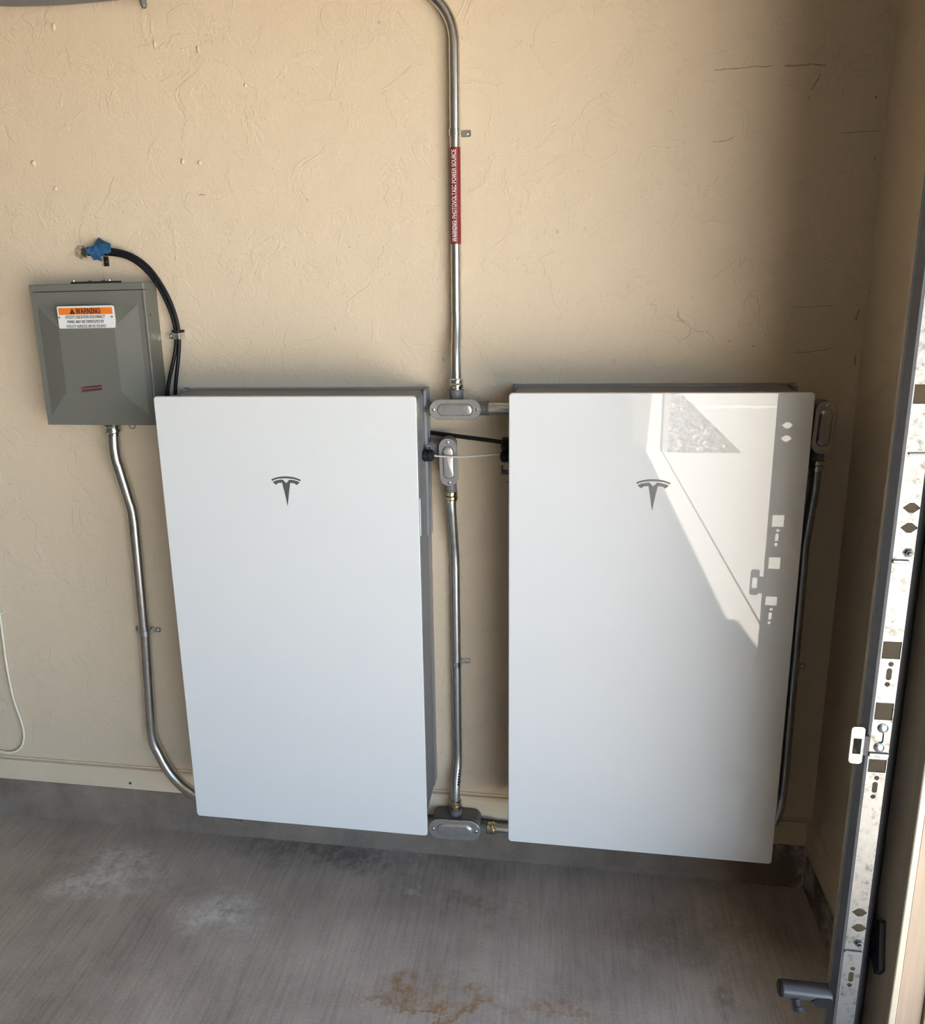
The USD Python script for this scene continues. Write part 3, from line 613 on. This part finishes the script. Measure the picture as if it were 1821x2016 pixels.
for s_, z, wd in (('UTILITY ISOLATION DISCONNECT', 1.4735, 0.1030), ('PANEL MAY BE ENERGIZED BY', 1.4625, 0.0950), ('UTILITY SERVICE OR DG SOURCE', 1.4515, 0.1030)):
    eb.part('lettering', text_at(s_, 0.0068, -0.2085, ly - 0.0003, z, wd), M['ink'], wl, smooth=False)
for x in (-0.2770, -0.1395):
    eb.part('rivet', lathe((x, ly, 1.4760), (0, -1, 0), [(0, 0.0024), (0.001, 0.0018)], 10), M['cast'], wl)
rs = eb.part('red_sticker', ext(Polygon([(-0.243, 1.2945), (-0.187, 1.3005), (-0.187, 1.3135), (-0.243, 1.3085)]), y1 - 0.0006, y1 + .001, 'y'), M['redpale'], label='small dark red sticker low on the door')
eb.part('sticker_stripe', cat(ext(Polygon([(-0.234, 1.3070), (-0.188, 1.3110), (-0.188, 1.3130), (-0.234, 1.3092)]), y1 - 0.0011, y1, 'y'), ext(Polygon([(-0.242, 1.2972), (-0.188, 1.3025), (-0.188, 1.3050), (-0.236, 1.3002)]), y1 - 0.0011, y1, 'y')), M['ink'], rs)
for x in (-0.310, -0.130):
    eb.part('screw', lathe((x, by - 0.004, bz_1 - 0.0075), (0, -1, 0), [(0, 0.0022), (0.0008, 0.0018)], 10), M['cast'])
hp = eb.part('closing_plate', bx(-0.252, -0.146, -0.062, -0.012, bz_1 + 0.001, bz_1 + 0.0055, 0.001), M['rubber'], label='black gasketed plate on top')
for x in (-0.2465, -0.1525):
    eb.part('bolt', lathe((x, -0.056, bz_1 + 0.0055), (0, 0, 1), [(0, 0.0045), (0.0035, 0.0045), (0.005, 0.003)], 10), M['screw'], hp)
for x in (-0.217, -0.182):
    eb.part('bolt', lathe((x, -0.035, bz_1 + 0.0055), (0, 0, 1), [(0, 0.005), (0.002, 0.0045), (0.0026, 0.003)], 12), M['cast'], hp)
eb.part('side_screw', lathe((bxr - 0.004, -0.044, 1.477), (1, 0, 0), [(0, 0.004), (0.002, 0.0036), (0.003, 0.001)], 12), M['screw'])
eb.part('knockout', lathe((bxr - 0.004, -0.013, 1.420), (1, 0, 0), [(0, 0.008), (0.0012, 0.008), (0.0012, 0.0062), (0.0006, 0.006)], 18), M['cover'])
ringm = trimesh.creation.torus(0.0070, 0.0013, 20, 8); ringm.apply_transform(trimesh.transformations.rotation_matrix(math.pi / 2, [1, 0.3, 0])); ringm.apply_translation([-0.145, -0.040, 1.2040])
eb.part('seal_ring', ringm, M['cast'], smooth=60)

# ------------------------------------------------------------------ loose cables above the first battery
ca = smooth_path([(-0.226, -0.010, 1.6365), (-0.205, -0.018, 1.6365), (-0.168, -0.022, 1.633), (-0.120, -0.022, 1.623), (-0.072, -0.021, 1.593), (-0.040, -0.020, 1.549), (-0.018, -0.019, 1.498), (-0.0075, -0.018, 1.440), (-0.010, -0.020, 1.390), (-0.0215, -0.022, 1.330), (-0.030, -0.024, 1.270)], 70)
cb = smooth_path([(-0.226, -0.010, 1.6240), (-0.205, -0.017, 1.6240), (-0.168, -0.019, 1.6225), (-0.124, -0.019, 1.614), (-0.079, -0.018, 1.584), (-0.048, -0.017, 1.541), (-0.027, -0.016, 1.492), (-0.0165, -0.015, 1.438), (-0.0215, -0.018, 1.385), (-0.040, -0.022, 1.325), (-0.049, -0.026, 1.270)], 70)
for c, lab in ((ca, 'outer black cable arching from the taped wall hole to the battery top'), (cb, 'inner black cable arching from the taped wall hole down beside the grey box')):
    t = Thing('black_cable', lab, 'cable', c[0]); t.part('jacket', tube(c, 0.0047, 14), M['cable'], smooth=60)
# torn plaster hole and tape
th_ = np.linspace(0, 2 * math.pi, 26)[:-1]
def blob(cx, cz, rx, rz, j, seed):
    g = np.random.default_rng(seed); k = 1 + j * (g.random(len(th_)) - .5)
    return Polygon(np.c_[cx + rx * k * np.cos(th_), cz + rz * k * np.sin(th_)])
t = Thing('wall_hole', 'ragged hole broken in the plaster where the black cables come out', 'hole', (-0.251, 0, 1.629))
t.part('broken_rim', ext(blob(-0.248, 1.6295, 0.0175, 0.0165, .25, 3).difference(blob(-0.2425, 1.629, 0.0085, 0.0115, .3, 4)), -0.0035, 0.001, 'y'), M['hole'], smooth=False)
t.part('opening', ext(blob(-0.2425, 1.629, 0.009, 0.012, .2, 5), -0.0012, 0.001, 'y'), M['holedark'], smooth=False)
tp = Polygon([(-0.231, 1.638), (-0.213, 1.643), (-0.2115, 1.6625), (-0.190, 1.653), (-0.169, 1.646), (-0.166, 1.628), (-0.176, 1.622), (-0.182, 1.624), (-0.190, 1.619), (-0.195, 1.622), (-0.2005, 1.606), (-0.2115, 1.610), (-0.220, 1.609), (-0.2235, 1.622), (-0.231, 1.625)])
tmsh = ext(tp, -0.030, -0.0285, 'y')
vv, ff = trimesh.remesh.subdivide_to_size(np.array(tmsh.vertices), tmsh.faces, 0.006, max_iter=10)
vv[:, 0] += 0.011; vv[:, 1] += 9.0 * (vv[:, 2] - 1.630) ** 2 * 3 + 0.003 * (meshkit.noise(np.c_[vv[:, 0], vv[:, 2], vv[:, 2] * 0] * 120, 5) - .5)
single('tape_wrap', trimesh.Trimesh(vv, ff, process=False), M['tape'], 'crumpled blue painter tape wrapped round the cables at the wall hole', 'tape', smooth=40)
t = Thing('wall_clip', 'small dark metal clip screwed to the wall just below the blue tape', 'clip', (-0.185, 0, 1.606))
t.part('plate', bx(-0.1915, -0.1795, -0.006, -0.0005, 1.594, 1.617, 0.001), M['black'])
t.part('screw', lathe((-0.184, -0.006, 1.604), (0, -1, 0), [(0, 0.0028), (0.0016, 0.0022)], 10), M['screw'])
t = Thing('pipe_strap', 'shiny strap holding the arching black cables to the wall', 'strap', (-0.012, 0, 1.424))
t.part('band', ext(LineString([(-0.0245, -0.001), (-0.0245, -0.014), (-0.020, -0.0235), (-0.012, -0.0265), (-0.004, -0.0255), (0.0005, -0.018), (0.0005, -0.001)]).buffer(0.0008), 1.4165, 1.4315, 'z'), M['zinc'])
tb = t.part('tab', ext(rrect(-0.049, -0.024, 1.4165, 1.4305, 0.003), -0.0028, -0.0005, 'y'), M['zinc'])
t.part('screw', lathe((-0.037, -0.0028, 1.4235), (0, -1, 0), [(0, 0.0036), (0.0015, 0.0034), (0.0026, 0.0015)], 12), M['screw'], tb)
t = Thing('cable_tie', 'black cable tie just above the shiny strap on the arching cables', 'cable tie', (-0.012, -0.018, 1.437))
t.part('loop', ext(stadium(-0.0122, -0.0185, 0.024, 0.0165, 0.2).difference(stadium(-0.0122, -0.0185, 0.0215, 0.0135, 0.2)), 1.434, 1.4385, 'z'), M['black'])
t.part('head', bx(0.000, 0.008, -0.024, -0.017, 1.4335, 1.439, 0.0008), M['black'])

# ------------------------------------------------------------------ cables between the batteries
t = Thing('black_cable', 'straight black cable running behind the upright conduit body between the batteries', 'cable', (0.62, -0.012, 1.187))
t.part('jacket', tube(smooth_path([(0.606, -0.008, 1.1858), (0.650, -0.0265, 1.1845), (0.700, -0.048, 1.1825), (0.745, -0.067, 1.1808), (0.786, -0.085, 1.1790)], 30), 0.0050, 14), M['cable'], smooth=60)
t = Thing('grey_cable', 'thin grey cable sagging across the upright conduit body', 'cable', (0.628, -0.085, 1.146))
t.part('jacket', tube(smooth_path([(0.626, -0.085, 1.146), (0.650, -0.0865, 1.1445), (0.690, -0.0870, 1.1440), (0.735, -0.086, 1.1470), (0.782, -0.085, 1.151)], 30), 0.0026, 12), M['greycable'], smooth=60)

# ------------------------------------------------------------------ cord, rail
t = Thing('white_cord', 'loose cream cord hanging in a loop on the wall beyond the grey box', 'cord', (-0.63, -0.006, 0.67))
t.part('jacket', tube(smooth_path([(-0.640, -0.006, 0.95), (-0.636, -0.006, 0.80), (-0.632, -0.006, 0.671), (-0.634, -0.006, 0.590), (-0.6365, -0.006, 0.515), (-0.635, -0.006, 0.440), (-0.629, -0.006, 0.375), (-0.6165, -0.006, 0.310), (-0.620, -0.006, 0.262), (-0.642, -0.006, 0.228), (-0.675, -0.006, 0.216), (-0.715, -0.006, 0.222), (-0.75, -0.006, 0.25)], 90), 0.0032, 12), M['cream'], smooth=60)
t.part('cord_clip', bx(-0.636, -0.625, -0.010, -0.0005, 0.657, 0.664, 0.001), M['cream'])
t = Thing('wall_rack', 'dark metal rail with a stubby drop peg at the top corner of the wall', 'rack', (-0.2, -0.03, 2.18))
t.part('rail', tube(smooth_path([(-0.80, -0.030, 2.243), (-0.45, -0.030, 2.196), (-0.36, -0.030, 2.186), (-0.25, -0.030, 2.1785), (-0.12, -0.030, 2.1765), (0.10, -0.030, 2.182)], 40), 0.0125, 18), M['cast'], smooth=60)
t.part('drop_peg', lathe((-0.0135, -0.030, 2.18), (0.12, 0, -1), [(0, 0.0075), (0.030, 0.0075), (0.033, 0.0062), (0.036, 0.0052)], 12), M['cast'])
for x in (-0.55, 0.07):
    t.part('bracket', bx(x - .01, x + .01, -0.032, -0.0005, 2.20, 2.23, .002), M['emt_dark'])

# nail spot on the strip
single('nail_hole', lathe((-0.292, -0.0142, 0.151), (0, -1, 0), [(0, 0.0042), (0.0006, 0.003)], 12), M['ink'], 'dark nail hole in the beige strip at the foot of the wall', 'hole')

# ------------------------------------------------------------------ garage door track
TY = -0.566
tr = Thing('door_track', 'tall perforated galvanised garage door track standing before the jamb', 'door track', (1.465, TY, 0))
TX0, TX1 = 1.449, 1.4805
def diamond(cx, cz, w=0.0265, h=0.0165):
    return Polygon([(cx - w / 2, cz), (cx - w * .28, cz + h * .30), (cx - w * .13, cz + h / 2), (cx + w * .13, cz + h / 2), (cx + w * .28, cz + h * .30), (cx + w / 2, cz), (cx + w * .28, cz - h * .30), (cx + w * .13, cz - h / 2), (cx - w * .13, cz - h / 2), (cx - w * .28, cz - h * .30)])
def slots(cx, z):
    return [Point(cx + .0012, z + 0.0185).buffer(0.0042), Point(cx - .0008, z - 0.0185).buffer(0.0042), stadium(cx, z, 0.0215, 0.0085, math.pi / 2)]
cuts = [diamond(1.468, 1.174), diamond(1.468, 1.141), sbox(1.4508, 0.913, 1.4793, 0.944), sbox(1.4508, 0.800, 1.4793, 0.832), sbox(1.4508, 0.6995, 1.4793, 0.7245), diamond(1.4665, 0.412), diamond(1.4685, 0.379),
        diamond(1.468, 1.52), diamond(1.468, 1.55), sbox(1.4508, 1.34, 1.4793, 1.37)]
for z in (0.885, 0.766, 0.670, 0.270, 1.43): cuts += slots(1.4655, z)
web = sbox(TX0, 0.02, TX1, 2.15).difference(shapely.union_all(cuts))
tr.part('flange', ext(web, TY, TY + 0.002, 'y'), M['galv'], smooth=False)
tr.part('return_lip', cat(ext(LineString([(TX0 + .0005, TY + .0012), (TX0 - 0.0035, TY + 0.0025), (TX0 - 0.0100, TY + 0.0175)]).buffer(0.0011), 0.02, 2.15, 'z'), ext(Point(TX0 - 0.0103, TY + 0.019).buffer(0.0022), 0.02, 2.15, 'z')), M['galv_dull'])
tr.part('edge_seal', ext(Polygon([(1.4790, TY + 0.003), (1.4815, TY + 0.002), (1.5245, -0.494), (1.5245, -0.488)]), 0.02, 2.15, 'z'), M['rubber'], label='dark strip between the track and the jamb')
for z, x0, x1, h in ((1.084, TX0, 1.474, 0.006), (0.734, TX0, TX1, 0.0075), (0.327, TX0, 1.479, 0.005), (1.262, TX0 + .004, TX1, 0.003)):
    tr.part('splice_edge', bx(x0, x1, TY - 0.0035, TY, z - h / 2, z + h / 2, 0.0008), M['galv'])
for z in (0.346, 1.099):
    b = tr.part('bolt', lathe((1.4715, TY, z), (0, -1, 0), [(0, 0.0085), (0.001, 0.0085), (0.001, 0.006), (0.005, 0.006), (0.0055, 0.0035), (0.010, 0.0032)], 6), M['galv_dull'])
for x, z in ((1.4665, 0.7845), (1.4640, 0.7475)):
    tr.part('bolt', lathe((x, TY, z), (0, -1, 0), [(0, 0.0085), (0.0012, 0.0085), (0.003, 0.006), (0.004, 0.003)], 18), M['screw'])
for z in (0.766, 1.099, 0.346):
    tr.part('jamb_bracket', bx(1.453, 1.4790, TY + 0.0025, TY + 0.0045, z - 0.028, z + 0.022), M['galv'])
lat = ext(rrect(1.413, 1.4345, 0.722, 0.792, 0.006).difference(sbox(1.4175, 0.741, 1.4305, 0.770)), -0.580, -0.577, 'y')
tr.part('latch_plate', lat, M['galv'], label='pale slotted latch plate', smooth=False)

tr.part('latch_arm', bx(1.430, 1.4440, -0.577, -0.552, 0.736, 0.774, 0.001), M['rubber'])
sn = Thing('photo_eye', 'grey tubular safety sensor with a round knob near the foot of the door track', 'sensor', (1.40, -0.56, 0.2))
sn.part('barrel', lathe((1.353, -0.545, 0.207), (1, 0, 0.01), [(0, 0.0150), (0.003, 0.0165), (0.088, 0.0165), (0.091, 0.014)], 28), M['sensor'])
sn.part('end_cap', lathe((1.348, -0.545, 0.207), (1, 0, 0.01), [(0, 0.0120), (0.002, 0.0150), (0.006, 0.0155)], 28), M['black'])
kb = sn.part('knob', lathe((1.378, -0.557, 0.196), (0.15, -0.75, -0.65), [(0, 0.0085), (0.012, 0.0085), (0.013, 0.0105), (0.019, 0.0105), (0.020, 0.008)], 18), M['sensor'])
sn.part('lens', lathe((1.378 + .15 * .0202, -0.557 - .75 * .0202, 0.196 - .65 * .0202), (0.15, -0.75, -0.65), [(0, 0.0045), (0.0006, 0.0045)], 14), M['black'], kb)
sn.part('clamp', trimesh.convex.convex_hull(np.array([(1.418 + a, -0.5625 + b, 0.200 + c) for a, b, c in [(-.014, 0, 0), (-.006, -.001, .008), (.02, -.002, .010), (.026, 0, 0), (.02, 0, -.012), (-.004, 0, -.010)] for b in (0, .006)])), M['black'])
sn.part('mount', bx(1.4440, 1.4475, -0.560, -0.535, 0.185, 0.230, .001), M['galv_dull'])

flp = Polygon([(-0.508, 0.262), (-0.520, 0.300), (-0.514, 0.330), (-0.524, 0.334), (-0.531, 0.372), (-0.536, 0.372), (-0.537, 0.335), (-0.548, 0.300), (-0.5575, 0.286), (-0.556, 0.262), (-0.545, 0.264), (-0.535, 0.255), (-0.53, 0.262)])
flp = Polygon([(-0.500, 0.345), (-0.505, 0.300), (-0.520, 0.275), (-0.545, 0.262), (-0.560, 0.285), (-0.548, 0.330), (-0.540, 0.372), (-0.534, 0.374), (-0.530, 0.340), (-0.518, 0.338), (-0.510, 0.352)], [[(-0.527, 0.318), (-0.535, 0.318), (-0.538, 0.300), (-0.532, 0.292), (-0.526, 0.303)]])
single('seal_flap', ext(flp, 1.514, 1.5248, 'x'), M['rubber'], 'torn black rubber flap on the jamb board behind the track foot', 'rubber flap', smooth=False)
